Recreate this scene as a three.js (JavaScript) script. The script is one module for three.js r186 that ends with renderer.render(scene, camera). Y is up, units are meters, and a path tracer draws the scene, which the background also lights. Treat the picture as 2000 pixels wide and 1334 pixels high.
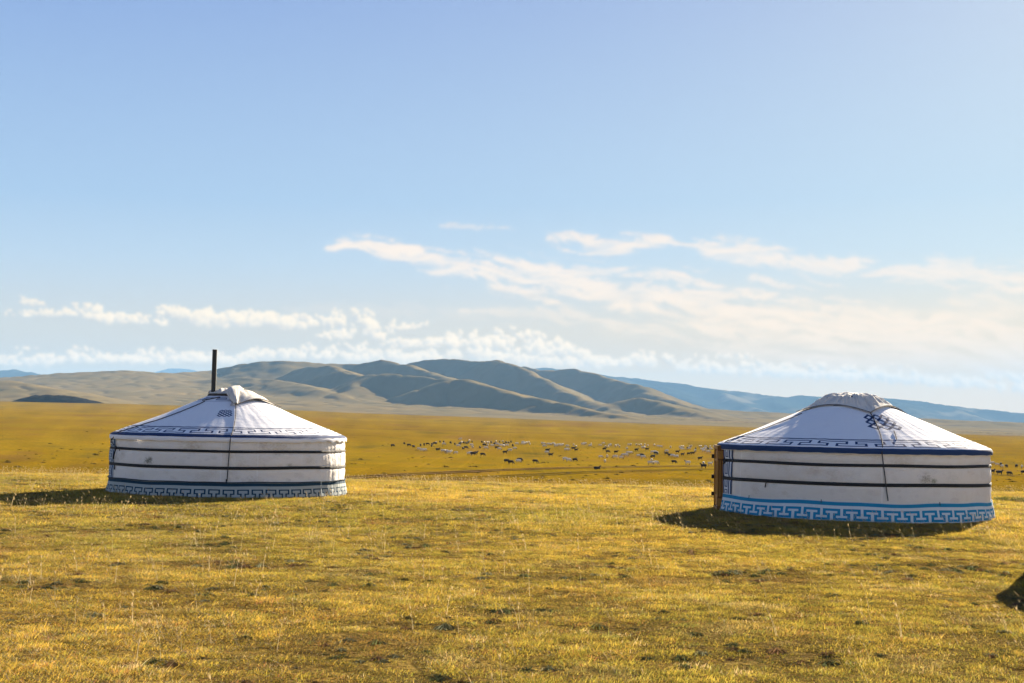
import * as THREE from 'three';
import { mergeGeometries } from 'three/addons/utils/BufferGeometryUtils.js';
import { MarchingCubes } from 'three/addons/objects/MarchingCubes.js';
import { RoundedBoxGeometry } from 'three/addons/geometries/RoundedBoxGeometry.js';

// ───────────────────────── camera, sun, exposure ─────────────────────────
const scene = new THREE.Scene();
const FPX = 2600, EYE = 1.7, PITCH = 3.59 * Math.PI / 180;          // focal length in photograph pixels (2000 x 1334)
const camera = new THREE.PerspectiveCamera(2 * Math.atan(667 / FPX) * 180 / Math.PI, 2000 / 1334, 0.1, 60000);
camera.position.set(0, EYE, 0);
camera.rotation.set(PITCH, 0, 0);
camera.updateMatrixWorld(true);

const SUN_AZ = 27.5 * Math.PI / 180, SUN_EL = 20.5 * Math.PI / 180;     // behind the gers, to the right of the view
const SUN = new THREE.Vector3(Math.sin(SUN_AZ) * Math.cos(SUN_EL), Math.sin(SUN_EL), -Math.cos(SUN_AZ) * Math.cos(SUN_EL));
const sun = new THREE.DirectionalLight(new THREE.Color().setRGB(1, 0.86, 0.66), 5);
sun.position.copy(SUN).multiplyScalar(200).add(new THREE.Vector3(0, 0, -30));
sun.target.position.set(0, 0, -30);
sun.castShadow = true;
sun.shadow.radius = 1;
sun.shadow.mapSize.set(4096, 4096);
Object.assign(sun.shadow.camera, { left: -60, right: 60, top: 60, bottom: -60, near: 1, far: 500 });
scene.add(sun, sun.target);

const renderer = new THREE.WebGLRenderer();
renderer.toneMapping = THREE.LinearToneMapping;
const EXPOSURE = 4.0;
renderer.toneMappingExposure = EXPOSURE;
renderer.shadowMap.enabled = true;

scene.fog = new THREE.FogExp2(new THREE.Color().setRGB(0.31, 0.6, 1.0), 7.4e-5);

// ───────────────────────── random numbers and noise ─────────────────────────
function rng(seed) {
  let s = seed >>> 0;
  return () => { s = (s + 0x6d2b79f5) | 0; let t = Math.imul(s ^ (s >>> 15), 1 | s); t = (t + Math.imul(t ^ (t >>> 7), 61 | t)) ^ t; return ((t ^ (t >>> 14)) >>> 0) / 4294967296; };
}
const PERM = new Uint8Array(512);
{ const r = rng(11); const p = [...Array(256).keys()]; for (let i = 255; i > 0; i--) { const j = Math.floor(r() * (i + 1)); [p[i], p[j]] = [p[j], p[i]]; } for (let i = 0; i < 512; i++) PERM[i] = p[i & 255]; }
const GX = new Float32Array(256), GY = new Float32Array(256);
for (let i = 0; i < 256; i++) { const a = i / 256 * Math.PI * 2; GX[i] = Math.cos(a); GY[i] = Math.sin(a); }
function noise(x, y) {                                               // gradient noise, about -1..1
  const ix = Math.floor(x), iy = Math.floor(y), fx = x - ix, fy = y - iy;
  const u = fx * fx * fx * (fx * (fx * 6 - 15) + 10), v = fy * fy * fy * (fy * (fy * 6 - 15) + 10), X = ix & 255, Y = iy & 255;
  const g = (i, j, dx, dy) => { const h = PERM[PERM[(X + i) & 255] + ((Y + j) & 255)]; return GX[h] * dx + GY[h] * dy; };
  const a = g(0, 0, fx, fy), b = g(1, 0, fx - 1, fy), c = g(0, 1, fx, fy - 1), d = g(1, 1, fx - 1, fy - 1);
  return 1.5 * (a + (b - a) * u + (c - a) * v + (a - b - c + d) * u * v);
}
function fbm(x, y, n = 4) { let s = 0, a = 0.5; for (let i = 0; i < n; i++) { s += a * noise(x, y); a *= 0.5; x = x * 2.03 + 17.1; y = y * 2.03 - 9.7; } return s; }
const clamp = (x, a = 0, b = 1) => Math.min(b, Math.max(a, x));
const lerp = (a, b, t) => a + (b - a) * t;
const sstep = (a, b, x) => { const t = clamp((x - a) / (b - a)); return t * t * (3 - 2 * t); };
const lin = (c) => { c /= 255; return c <= 0.04045 ? c / 12.92 : Math.pow((c + 0.055) / 1.055, 2.4); };
const RGB = (r, g, b) => new THREE.Color().setRGB(r, g, b);

// direction through a point of the photograph; only used to find where things stand
function ray(px, py) {
  const x = (px - 1000) / FPX, y = (667 - py) / FPX, c = Math.cos(PITCH), s = Math.sin(PITCH);
  return new THREE.Vector3(x, y * c + s, -(c - y * s));
}
function at(px, py, d) { const r = ray(px, py); return r.multiplyScalar(d / -r.z).add(new THREE.Vector3(0, EYE, 0)); }
const azel = (px, py) => { const r = ray(px, py).normalize(); return [Math.atan2(r.x, -r.z) * 180 / Math.PI, Math.asin(r.y) * 180 / Math.PI]; };

// ───────────────────────── sky ─────────────────────────
{
  const W = 4096, H = 2048, data = new Float32Array(W * H * 4);
  const stroke = (pts) => {                                          // a band of cloud: [azimuth, elevation, half width] in degrees
    const q = pts.map(([x, y, w]) => { const [a, e] = azel(x, y); return [a, e, w / FPX * 180 / Math.PI]; });
    return (a, e) => {
      let best = 9;
      for (let i = 0; i + 1 < q.length; i++) {
        const [x0, y0, w0] = q[i], [x1, y1, w1] = q[i + 1];
        if (a < Math.min(x0, x1) - 2 || a > Math.max(x0, x1) + 2) continue;
        const dx = x1 - x0, dy = y1 - y0, t = clamp(((a - x0) * dx + (e - y0) * dy) / (dx * dx + dy * dy)), w = lerp(w0, w1, t);
        const d = Math.hypot((a - x0 - dx * t), (e - y0 - dy * t)) / w;
        if (d < best) best = d;
      }
      return best;                                                   // 0 on the axis, 1 on the edge
    };
  };
  const cirrus = [
    [1.0, stroke([[640, 484, 7], [720, 476, 14], [800, 488, 13], [860, 513, 20], [930, 533, 30], [1000, 540, 32], [1100, 549, 34], [1200, 567, 38], [1350, 592, 46], [1500, 618, 46], [1700, 645, 48], [2000, 668, 50], [2500, 710, 80], [3200, 740, 90]])],
    [0.85, stroke([[1070, 461, 5], [1130, 467, 13], [1200, 480, 14], [1260, 474, 12], [1330, 476, 15], [1420, 490, 17], [1520, 507, 19], [1650, 520, 16], [1800, 531, 20], [2000, 550, 24], [2500, 590, 30], [3200, 640, 40]])],
    [0.5, stroke([[860, 440, 3], [930, 443, 5], [1010, 447, 3]])],
    [0.22, stroke([[560, 600, 10], [800, 608, 16], [1000, 608, 20], [1110, 616, 18], [1250, 645, 30], [1450, 668, 34], [1700, 702, 36], [2000, 722, 40], [2600, 740, 40]])],
    [0.7, stroke([[1230, 598, 8], [1450, 640, 16], [1700, 688, 20], [2000, 716, 20], [2500, 740, 24]])],
    [0.6, stroke([[1140, 618, 6], [1300, 655, 13], [1500, 690, 15], [1720, 716, 12]])],
    [0.6, stroke([[1650, 598, 8], [1850, 636, 18], [2000, 648, 20], [2400, 670, 24]])],
    [0.55, stroke([[900, 606, 6], [1000, 606, 12], [1110, 614, 14], [1160, 624, 6]])],
    [0.3, stroke([[1060, 504, 4], [1120, 507, 6], [1180, 512, 4]])],
    [0.5, stroke([[1440, 590, 12], [1700, 610, 22], [1900, 610, 24], [2000, 606, 24], [2500, 640, 30]])],
  ];
  const axis = (pts) => pts.map(([x, y, w]) => { const [a, e] = azel(x, y); return [a, e, w / FPX * 180 / Math.PI]; });
  const cumulus = [
    axis([[10, 611, 3], [60, 611, 6], [140, 607, 10], [200, 613, 17], [260, 622, 11], [325, 628, 6]]),
    axis([[305, 608, 8], [350, 607, 16], [380, 612, 22], [430, 622, 20], [500, 617, 22], [560, 624, 20], [610, 634, 12]]),
    axis([[600, 630, 8], [650, 625, 12], [700, 622, 14], [725, 642, 20], [748, 655, 10]]),
    axis([[620, 655, 10], [690, 652, 12]]),
    axis([[755, 645, 8], [795, 634, 10], [835, 632, 4]]),
    axis([[760, 668, 9], [860, 663, 15], [960, 664, 16], [1040, 666, 18], [1090, 677, 18], [1150, 694, 15]]),
    axis([[-900, 700, 12], [-300, 706, 13], [0, 704, 11], [100, 700, 13], [190, 696, 12], [260, 700, 12], [360, 694, 15], [450, 700, 11], [550, 690, 11], [650, 690, 13], [800, 694, 17], [900, 690, 18], [1000, 692, 19], [1150, 704, 16], [1250, 702, 14], [1350, 714, 14], [1500, 722, 14], [1650, 728, 16], [1800, 740, 13], [2000, 751, 15], [2600, 760, 18], [3300, 760, 18]]),
    axis([[42, 586, 7], [62, 588, 9], [92, 594, 4]]),
    axis([[1398, 694, 4], [1430, 694, 6], [1475, 698, 4]]),
    axis([[300, 690, 3], [345, 688, 5], [380, 692, 3]]),
    axis([[520, 688, 5], [560, 684, 7], [600, 690, 4]]),
    axis([[25, 678, 2], [60, 680, 4], [75, 682, 2]]),
  ];
  // heaps of round puffs with level bases: [azimuth, elevation, radius, base]
  const puffs = Array.from({ length: 721 }, () => []), pr = rng(31);
  const puff = (a, e, r, base) => { for (let k = Math.floor((a - r) * 2); k <= Math.floor((a + r) * 2); k++) puffs[((k + 360) % 720 + 720) % 720].push([a, e, r, base]); };
  for (const q of cumulus) {
    for (let i = 0; i + 1 < q.length; i++) {
      const [x0, y0, w0] = q[i], [x1, y1, w1] = q[i + 1], len = Math.hypot(x1 - x0, y1 - y0), n = Math.ceil(len / Math.max(0.05, (w0 + w1) * 0.13));
      for (let j = 0; j < n; j++) {
        const t = pr(), w = lerp(w0, w1, t), a = lerp(x0, x1, t), e = lerp(y0, y1, t), heap = clamp(0.85 + 0.9 * noise(a * 0.9 + 3, 7.5), 0.2, 1.2), base = e - w * 0.9, h = Math.pow(pr(), 1.4) * w * 1.9 * heap;
        if (noise(a * 1.9 + 11, i * 3.7) > -0.8) puff(a, base + w * 0.25 + h, w * (0.4 + 0.5 * pr()) * (1.1 - 0.3 * h / (w + 0.01)), base);
      }
    }
  }
  for (let i = 0; i < 2600; i++) { const a = 36 + 288 * pr(), w = 0.2 + 0.25 * pr(), e = 2.2 + 1.6 * noise(a * 0.13, 2.2) + 0.8 * pr(); if (noise(a * 0.2 + 9, 4.1) > -0.1) puff(a > 180 ? a - 360 : a, e, w, e - 0.25); }
  const cumulusAt = (a0, e0) => {                                     // [cover, light]
    const a = a0 + 0.10 * noise(a0 * 3.1, e0 * 3.5 + 9) + 0.05 * noise(a0 * 7, e0 * 8), e = e0 + 0.09 * noise(a0 * 3.3 + 40, e0 * 3.7) + 0.045 * noise(a0 * 7.5 + 8, e0 * 8);
    let cover = 0, front = -1, light = 0;
    for (const [x, y, r, base] of puffs[((Math.floor(a * 2) + 360) % 720 + 720) % 720]) {
      const dx = (a - x) / r, dy = (e - y) / r, q = 1 - dx * dx - dy * dy;
      if (q <= 0) continue;
      const h = Math.sqrt(q), c = sstep(0.08, 0.6, h) * sstep(base - 0.06, base + 0.05, e);
      cover = 1 - (1 - cover) * (1 - c * 0.9);
      const z = h * r + 0.12 * (y - e) + 0.05 * x; if (z > front) { front = z; light = dy * 0.75 + dx * 0.4; }
    }
    return [cover, light];
  };
  const cirrusAt = (a, e) => {
    let c = 0;
    const wa = a + fbm(a * 0.3, e * 0.5 + 50, 3) * 1.2, we = e + fbm(a * 0.25 + 7, e * 0.6, 3) * 0.7;
    const slant = we + wa * 0.13;
    const streak = fbm(wa * 0.35 + 5, slant * 2.2, 5), fine = fbm(wa * 1.2, slant * 5.0 + 40, 4), tuft = fbm(wa * 1.6 + 20, we * 2.6, 4);
    for (const [k, f] of cirrus) { const r = f(a, e + 0.1 * tuft); if (r < 3) c = Math.max(c, k * sstep(1.6, 0.05, r + streak * 2.3 + fine * 0.9 + tuft * 0.4)); }
    c = lerp(c, c * c * (3 - 2 * c), 0.85) * clamp(0.95 + 1.0 * fbm(wa * 0.5 + 60, slant * 4.2, 4) + 0.4 * streak, 0.3, 1.05);
    if (Math.abs(a) > 26) c = Math.max(c, sstep(26, 40, Math.abs(a)) * 0.7 * sstep(-0.05, 0.5, streak) * Math.exp(-(((e - 7) / 4) ** 2)));
    return c;
  };
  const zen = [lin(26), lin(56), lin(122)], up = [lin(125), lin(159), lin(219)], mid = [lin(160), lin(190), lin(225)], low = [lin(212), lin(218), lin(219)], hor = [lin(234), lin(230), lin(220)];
  const sunAz = SUN_AZ * 180 / Math.PI;
  for (let row = 0; row < H; row++) {
    const el = ((row + 0.5) / H - 0.5) * 180, elr = el * Math.PI / 180, sy = Math.sin(elr), cy = Math.cos(elr);
    const base = [0, 1, 2].map((c) => {
      if (el <= 0) return hor[c];
      if (el < 4) return lerp(hor[c], low[c], sstep(0, 4, el));
      if (el < 9.5) return lerp(low[c], mid[c], (el - 4) / 5.5);
      if (el < 18) return lerp(mid[c], up[c], (el - 9.5) / 8.5);
      return lerp(up[c], zen[c], Math.pow(clamp((el - 18) / 60), 0.7));
    });
    for (let col = 0; col < W; col++) {
      const round = ((col + 0.5) / W - 0.5) * 2 * Math.PI, x = Math.cos(round) * cy, z = Math.sin(round) * cy;
      const cs = clamp(x * SUN.x + sy * SUN.y + z * SUN.z, -1, 1), ang = Math.acos(cs) * 180 / Math.PI;
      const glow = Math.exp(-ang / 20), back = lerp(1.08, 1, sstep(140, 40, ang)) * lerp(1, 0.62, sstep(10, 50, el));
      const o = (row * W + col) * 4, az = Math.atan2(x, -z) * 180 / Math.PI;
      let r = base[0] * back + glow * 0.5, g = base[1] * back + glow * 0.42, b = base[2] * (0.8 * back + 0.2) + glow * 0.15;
      const lowWarm = sstep(7.5, 2.2, el), east = Math.exp(-(((az - sunAz) / 32) ** 2));   // warm tint added low down to offset the blue fog, strongest below the sun
      r += lowWarm * (0.08 + 0.34 * east); g += lowWarm * (-0.12 + 0.06 * east); b -= lowWarm * (0.33 + 0.16 * east);
      const deep = sstep(3.2, 0.8, el); r += deep * (0.12 + 0.16 * east); g += deep * 0.08; b -= deep * 0.1;
      b = Math.max(b, 0.1);
      if (el > 0 && el < 22) {
        const ci = cirrusAt(az, el), k = sstep(7, 3, el);
        r = lerp(r, lerp(1.16, 1.45, k), ci); g = lerp(g, lerp(0.93, 0.97, k), ci); b = lerp(b, lerp(0.72, 0.48, k), ci);
        if (el < 8) {
          const [cover, light] = cumulusAt(az, el), w = sstep(-0.75, 0.55, light + 0.25 * noise(az * 5, el * 6)), al = cover * lerp(0.85, 0.97, sstep(2, 4, el));
          const kk = sstep(5.5, 2.5, el);
          r = lerp(r, lerp(lerp(0.7, 0.95, kk), lerp(1.42, 1.8, kk), w), al); g = lerp(g, lerp(lerp(0.62, 0.72, kk), lerp(1.08, 1.27, kk), w), al); b = lerp(b, lerp(lerp(0.55, 0.45, kk), 0.66, w), al);
        }
      }
      data[o] = r / EXPOSURE; data[o + 1] = g / EXPOSURE; data[o + 2] = b / EXPOSURE; data[o + 3] = 1;
    }
  }
  const sky = new THREE.DataTexture(data, W, H, THREE.RGBAFormat, THREE.FloatType);
  sky.mapping = THREE.EquirectangularReflectionMapping;
  sky.magFilter = THREE.LinearFilter;
  sky.needsUpdate = true;
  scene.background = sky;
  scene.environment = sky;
}

// ───────────────────────── helpers ─────────────────────────
const used = new Map();
function numbered(name) { const n = used.get(name) ?? 0; used.set(name, n + 1); return n ? `${name}_${String(n).padStart(3, '0')}` : name; }
function tag(o, label, category, group, kind) {
  o.userData.label = label;
  if (category) o.userData.category = category;
  if (group) o.userData.group = group;
  if (kind) o.userData.kind = kind;
  return o;
}
function mesh(name, geometry, material, parent = scene) {
  const m = new THREE.Mesh(geometry, material);
  m.name = parent === scene ? numbered(name) : name;
  m.castShadow = m.receiveShadow = true;
  parent.add(m);
  return m;
}
function grid(nu, nv, f, uvf, colf) {                                // a sheet of nu x nv cells, f(u, v) -> [x, y, z]
  const P = [], U = [], C = [], I = [];
  for (let j = 0; j <= nv; j++) for (let i = 0; i <= nu; i++) {
    const u = i / nu, v = j / nv, p = f(u, v, i, j);
    P.push(...p); U.push(...(uvf ? uvf(u, v, p) : [u, v]));
    if (colf) C.push(...colf(p, u, v));
  }
  for (let j = 0; j < nv; j++) for (let i = 0; i < nu; i++) { const a = j * (nu + 1) + i, b = a + 1, c = a + nu + 1, d = c + 1; I.push(a, b, d, a, d, c); }
  const g = new THREE.BufferGeometry();
  g.setAttribute('position', new THREE.Float32BufferAttribute(P, 3));
  g.setAttribute('uv', new THREE.Float32BufferAttribute(U, 2));
  if (colf) g.setAttribute('color', new THREE.Float32BufferAttribute(C, 3));
  g.setIndex(I);
  g.computeVertexNormals();
  return g;
}
const std = (o) => new THREE.MeshStandardMaterial({ roughness: 0.95, side: THREE.DoubleSide, ...o });
const matt = (o) => new THREE.MeshPhysicalMaterial({ roughness: 1, specularIntensity: 0, side: THREE.FrontSide, ...o });   // turf and soil
function canvasTexture(w, h, draw) {
  const c = document.createElement('canvas'); c.width = w; c.height = h;
  draw(c.getContext('2d'), w, h);
  const t = new THREE.CanvasTexture(c); t.colorSpace = THREE.SRGBColorSpace; t.wrapS = t.wrapT = THREE.RepeatWrapping; t.anisotropy = 8;
  return t;
}
function dataTexture(n, f, srgb) {                                   // tiling texture of n x n, f(x, y) -> [r, g, b] in 0..1
  const d = new Uint8Array(n * n * 4);
  for (let y = 0; y < n; y++) for (let x = 0; x < n; x++) { const c = f(x / n, y / n), o = (y * n + x) * 4; for (let k = 0; k < 3; k++) d[o + k] = clamp(c[k]) * 255; d[o + 3] = 255; }
  const t = new THREE.DataTexture(d, n, n); t.wrapS = t.wrapT = THREE.RepeatWrapping; t.magFilter = THREE.LinearFilter; t.generateMipmaps = true; t.minFilter = THREE.LinearMipmapLinearFilter;
  if (srgb) t.colorSpace = THREE.SRGBColorSpace;
  t.needsUpdate = true;
  return t;
}
// noise that tiles over 0..1
function tiled(x, y, f, seed = 0) {
  const bx = sstep(0, 1, x), by = sstep(0, 1, y), n = (a, b) => fbm(a * f + seed, b * f + seed * 0.7, 4);
  return lerp(lerp(n(x, y), n(x - 1, y), bx), lerp(n(x, y - 1), n(x - 1, y - 1), bx), by);
}

// ───────────────────────── the lie of the land ─────────────────────────
const plainTilt = (d) => 0.021 + 0.017 * clamp(d / 1400);
function plainHeight(x, d) {
  const xx = 950 * Math.tanh(x / 950);
  return EYE - 5.6 + 12.6 * Math.max(0, (d - 250) / 1150) - plainTilt(d) * xx + 0.35 * sstep(60, 200, d) * fbm(x / 90, d / 70, 3) + 2.2 * sstep(500, 1000, d) * sstep(0, -250, x) * noise(x / 420 + 3, d / 260);
}
function terrain(x, z) {
  const d = -z;
  const near = 0.025 - 0.021 * (Math.max(-60, Math.min(60, x)) + 7.1) + 0.05 * fbm(x / 5, z / 5, 3) * sstep(2, 8, Math.abs(d) + Math.abs(x)) + 0.012 * noise(x * 1.3, z * 1.3) + 0.1 * Math.exp(-((x - 7.4) ** 2 + (d - 29.1) ** 2) / 36);
  if (d < 40) return near;
  const edge = 40 + 3 * noise(x / 22 + 4, 1.5);
  if (d <= 1400) return lerp(near, plainHeight(x, d), sstep(edge, 88, d));
  const e = plainHeight(x * 1400 / d, 1400);
  return lerp(e, -48, sstep(1400, 5200, d)) - 7 * sstep(1400, 1800, d);
}
function groundHit(px, py) {                                         // where a line of sight meets the ground
  const r = ray(px, py); let d = 55;
  for (; d < 1390; d *= 1.003) { const k = d / -r.z; if (EYE + r.y * k <= terrain(r.x * k, -d)) break; }
  const k = d / -r.z;
  return new THREE.Vector3(r.x * k, terrain(r.x * k, -d), -d);
}

// ───────────────────────── meadow ─────────────────────────
const meadowMap = dataTexture(1024, (x, y) => {
  const a = tiled(x, y, 6, 3), b = tiled(x, y, 26, 8), c = tiled(x, y, 90, 21), k = 0.72 + 0.3 * a + 0.34 * b + 0.4 * c;
  return [k, k * (0.99 + 0.06 * b), k * (0.96 - 0.14 * a)];
}, true);
const meadowBump = dataTexture(512, (x, y) => { const k = 0.5 + 0.5 * tiled(x, y, 14, 5) + 0.4 * tiled(x, y, 60, 9); return [k, k, k]; });
meadowBump.repeat.set(1.37, 1.37);
function meadowColour(x, z) {                                        // what grows there: dry grass, greener grass, bare rusty soil
  const d = -z, s = 1 + d / 60;
  const n1 = fbm(x / (2.2 * s), z / (1.5 * s), 4), n2 = fbm(x / 11 + 40, z / 7, 4), n3 = fbm(x / 140 + 7, z / 90 + 3, 4);
  let c = [0.45, 0.278, 0.017];
  const mix = (t, k) => { c = c.map((v, i) => lerp(v, t[i], clamp(k))); };
  mix([0.36, 0.255, 0.017], 0.4 + n2 * 1.3 + n3 * 0.5);
  mix([0.34, 0.19, 0.055], sstep(0.05, 0.5, n1 - n3 * 0.3) * 0.6);
  mix([0.15, 0.135, 0.035], sstep(0.12, 0.55, -n1 + n2 * 0.3) * 0.55);
  if (d > 1250) mix([0.27, 0.215, 0.115], sstep(1330, 1480, d + 60 * n3));
  if (d < 75) mix([0.31, 0.215, 0.08], 0.85 * (1 - sstep(45, 75, d)));
  if (d > 60) { const k = 1 + 0.3 * fbm(x / (1.2 * s) + 20, z / (2.4 * s), 4) + 0.3 * n3; c = c.map((v) => v * k); }
  if (d > 300) mix([0.27, 0.15, 0.05], 0.45 * sstep(0.1, 0.5, fbm(x / 260, z / 60 + 8, 3)));
  return c;
}
{
  const rows = [];
  for (let d = -45; d < 60; d += d < 6 ? 1.2 : 0.28) rows.push(d);
  for (let d = 60; d < 1320; d *= 1.012) rows.push(d);
  for (let d = 1320; d < 1500; d += 10) rows.push(d);
  for (let d = 1500; d < 16000; d *= 1.04) rows.push(d);
  const n = rows.length - 1, m = 280;
  const geo = grid(m, n, (u, v, i, j) => {
    const d = rows[j], t = u * 2 - 1, x = (t * 0.55 + t * t * t * 0.45) * (34 + 0.8 * Math.max(0, d));
    return [x, terrain(x, -d), -d];
  }, (u, v, p) => [p[0] / 5.3, p[2] / 5.3], (p) => meadowColour(p[0], p[2]));
  const far = mesh('meadow', geo, matt({ map: meadowMap, bumpMap: meadowBump, bumpScale: 0.05, vertexColors: true }));
  tag(far, 'golden dry steppe grassland under the tents and the flock', null, null, 'structure');
}
// ruts of the dirt track on the plain
function ribbon(points, width, off) {
  const path = new THREE.CatmullRomCurve3(points), n = 160, w = new THREE.Vector3();
  return grid(2, n, (u, v) => {
    const p = path.getPoint(v), t = path.getTangent(v); w.set(-t.z, 0, t.x).normalize();
    const k = off + (u - 0.5) * width * (0.8 + 0.35 * noise(v * 60, off * 3));
    const x = p.x + w.x * k, z = p.z + w.z * k;
    return [x, terrain(x, z) + 0.07, z];
  }, (u, v, p) => [p[0] / 3, p[2] / 3]);
}
{
  const t1 = [[520, 943], [690, 933], [900, 922], [1050, 916], [1200, 913], [1400, 911], [1700, 916], [1950, 928], [2150, 938]].map(([x, y]) => groundHit(x, y));
  const t2 = [[700, 943], [800, 938], [940, 933], [1100, 925], [1250, 920], [1400, 917], [1600, 916]].map(([x, y]) => groundHit(x, y));
  const soil = matt({ side: THREE.DoubleSide, map: meadowMap, color: RGB(0.30, 0.19, 0.085) }), darker = matt({ side: THREE.DoubleSide, map: meadowMap, color: RGB(0.22, 0.16, 0.05) });
  const a = new THREE.Group(); a.name = 'dirt_track'; scene.add(a);
  tag(a, 'brown dirt track crossing the plain in front of the flock', null, null, 'structure');
  mesh('wheel_rut', ribbon(t1, 1.1, -0.9), soil, a); mesh('wheel_rut', ribbon(t1, 1.0, 1.2), soil, a);
  const b = new THREE.Group(); b.name = 'grass_track'; scene.add(b);
  tag(b, 'faint overgrown pair of wheel ruts nearer than the brown track', null, null, 'structure');
  mesh('wheel_rut', ribbon(t2, 0.8, -0.9), darker, b); mesh('wheel_rut', ribbon(t2, 0.7, 1.3), darker, b);
}

// ───────────────────────── hills ─────────────────────────
// A range is a set of crest lines; the land falls from each crest, steeply on its left-hand side or its right-hand side as given, and flattens towards the foot.
function makeRange(ridges, base, o) {
  const R = ridges.map(({ p, L = 0.3, Rt = 0.3, w = 260, wl = 420, f = 0.05 }) => ({ q: p.map(([x, y, d]) => at(x, y, d)), L, Rt, w, wl, f }));
  return (x, z) => {
    let top = base(x, z);
    const wx = x + o.warp * fbm(x / (o.warp * 4), z / (o.warp * 4), 3), wz = z + o.warp * fbm(x / (o.warp * 4) + 50, z / (o.warp * 4), 3);
    for (const { q, L, Rt, w, wl, f } of R) {
      let bd = 1e9, bh = 0, side = 0;
      for (let i = 0; i + 1 < q.length; i++) {
        const a = q[i], b = q[i + 1], dx = b.x - a.x, dz = b.z - a.z, t = clamp(((wx - a.x) * dx + (wz - a.z) * dz) / (dx * dx + dz * dz));
        const ex = wx - a.x - dx * t, ez = wz - a.z - dz * t, d = Math.hypot(ex, ez);
        if (d < bd) { bd = d; bh = lerp(a.y, b.y, t); side = (dx * ez - dz * ex) / (Math.hypot(dx, dz) * Math.max(d, 1)); }
      }
      const sd = sstep(-0.5, 0.5, side), s = lerp(L, Rt, sd), ww = lerp(wl, w, sd), d = Math.sqrt(bd * bd + o.round * o.round) - o.round;
      const h = bh - s * ww * (1 - Math.exp(-d / ww)) - f * d;
      const k = o.blend, m = clamp(0.5 + 0.5 * (h - top) / k);
      top = lerp(top, h, m) + k * m * (1 - m) * 0.6;
    }
    return top;
  };
}
const S = 0.58, G = 0.2;
// crest lines run from left to right, so that the side seen from the tents is the right-hand one (positive)
const hillRidges = [
  { p: [[-400, 752, 3600], [-150, 743, 3600], [0, 738, 3600], [120, 728, 3500], [240, 723, 3400], [330, 728, 3500], [420, 723, 3700]], L: 0.1, Rt: 0.1, w: 800, f: 0.035 },
  { p: [[-300, 742, 2500], [-60, 742, 2400], [20, 744, 2300], [75, 752, 2200], [130, 765, 2050], [190, 781, 1850]], L: 0.17, Rt: 0.09, w: 500, f: 0.03 },
  { p: [[420, 723, 3700], [450, 716, 3650], [510, 704, 3600], [555, 704, 3600], [600, 706, 3650], [660, 711, 3700], [700, 711, 3700]], L: 0.2, Rt: 0.36, w: 260, f: 0.07 },
  { p: [[400, 742, 3200], [470, 736, 3150], [540, 741, 3050], [600, 752, 2850], [660, 770, 2650]], L: 0.2, Rt: 0.22, w: 260, f: 0.05 },
  { p: [[582, 722, 3380], [610, 715, 3360], [645, 713, 3350], [668, 722, 3250]], L: 0.3, Rt: S, w: 380, f: 0.06 },
  { p: [[608, 742, 3060], [640, 729, 3050], [675, 725, 3050], [705, 732, 2980], [722, 735, 2930]], L: 0.3, Rt: S, w: 380, f: 0.06 },
  { p: [[715, 733, 2890], [690, 752, 2770], [655, 774, 2640], [600, 792, 2480], [540, 804, 2300]], L: 0.25, Rt: 0.5, w: 280, f: 0.06 },
  { p: [[690, 737, 2900], [715, 731, 2870], [735, 729, 2850], [765, 730, 2850], [830, 735, 2840], [868, 739, 2800], [905, 748, 2720]], L: 0.25, Rt: S, w: 420, f: 0.05 },
  { p: [[790, 790, 2560], [824, 764, 2620], [858, 746, 2660], [884, 740, 2680], [912, 741, 2660], [945, 752, 2600], [985, 764, 2520], [1040, 776, 2420], [1120, 793, 2300], [1190, 808, 2150]], L: 0.22, Rt: 0.56, w: 380, f: 0.05 },
  { p: [[695, 713, 3560], [722, 705, 3520], [745, 702, 3500], [790, 712, 3430], [830, 724, 3320], [875, 738, 3150]], L: 0.25, Rt: S, w: 420, f: 0.06 },
  { p: [[700, 712, 3900], [790, 711, 3900], [830, 703, 3880], [885, 700, 3860], [940, 706, 3800], [967, 702, 3700], [1000, 712, 3600], [1050, 735, 3430], [1090, 756, 3260], [1140, 778, 3060], [1190, 797, 2840], [1260, 813, 2600]], L: 0.5, wl: 260, Rt: 0.6, w: 520, f: 0.05 },
  { p: [[1000, 719, 4300], [1030, 716, 4250], [1048, 723, 4200], [1085, 722, 4080], [1124, 720, 4000], [1148, 727, 3940], [1200, 741, 3780], [1245, 752, 3600], [1268, 766, 3480], [1320, 784, 3250], [1400, 809, 2950], [1490, 833, 2600]], L: 0.36, Rt: 0.62, w: 520, f: 0.05 },
  { p: [[1188, 794, 2860], [1215, 782, 2900], [1240, 775, 2920], [1275, 781, 2860], [1320, 794, 2700], [1380, 812, 2500]], L: 0.2, Rt: 0.5, w: 260, f: 0.05 },
  { p: [[300, 800, 2300], [620, 806, 2250], [900, 812, 2150], [1200, 822, 2100], [1430, 836, 2000]], L: 0.03, Rt: 0.05, w: 260, f: 0.025 },
];
const underGround = (x, z) => terrain(x, z) - 4;
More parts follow.
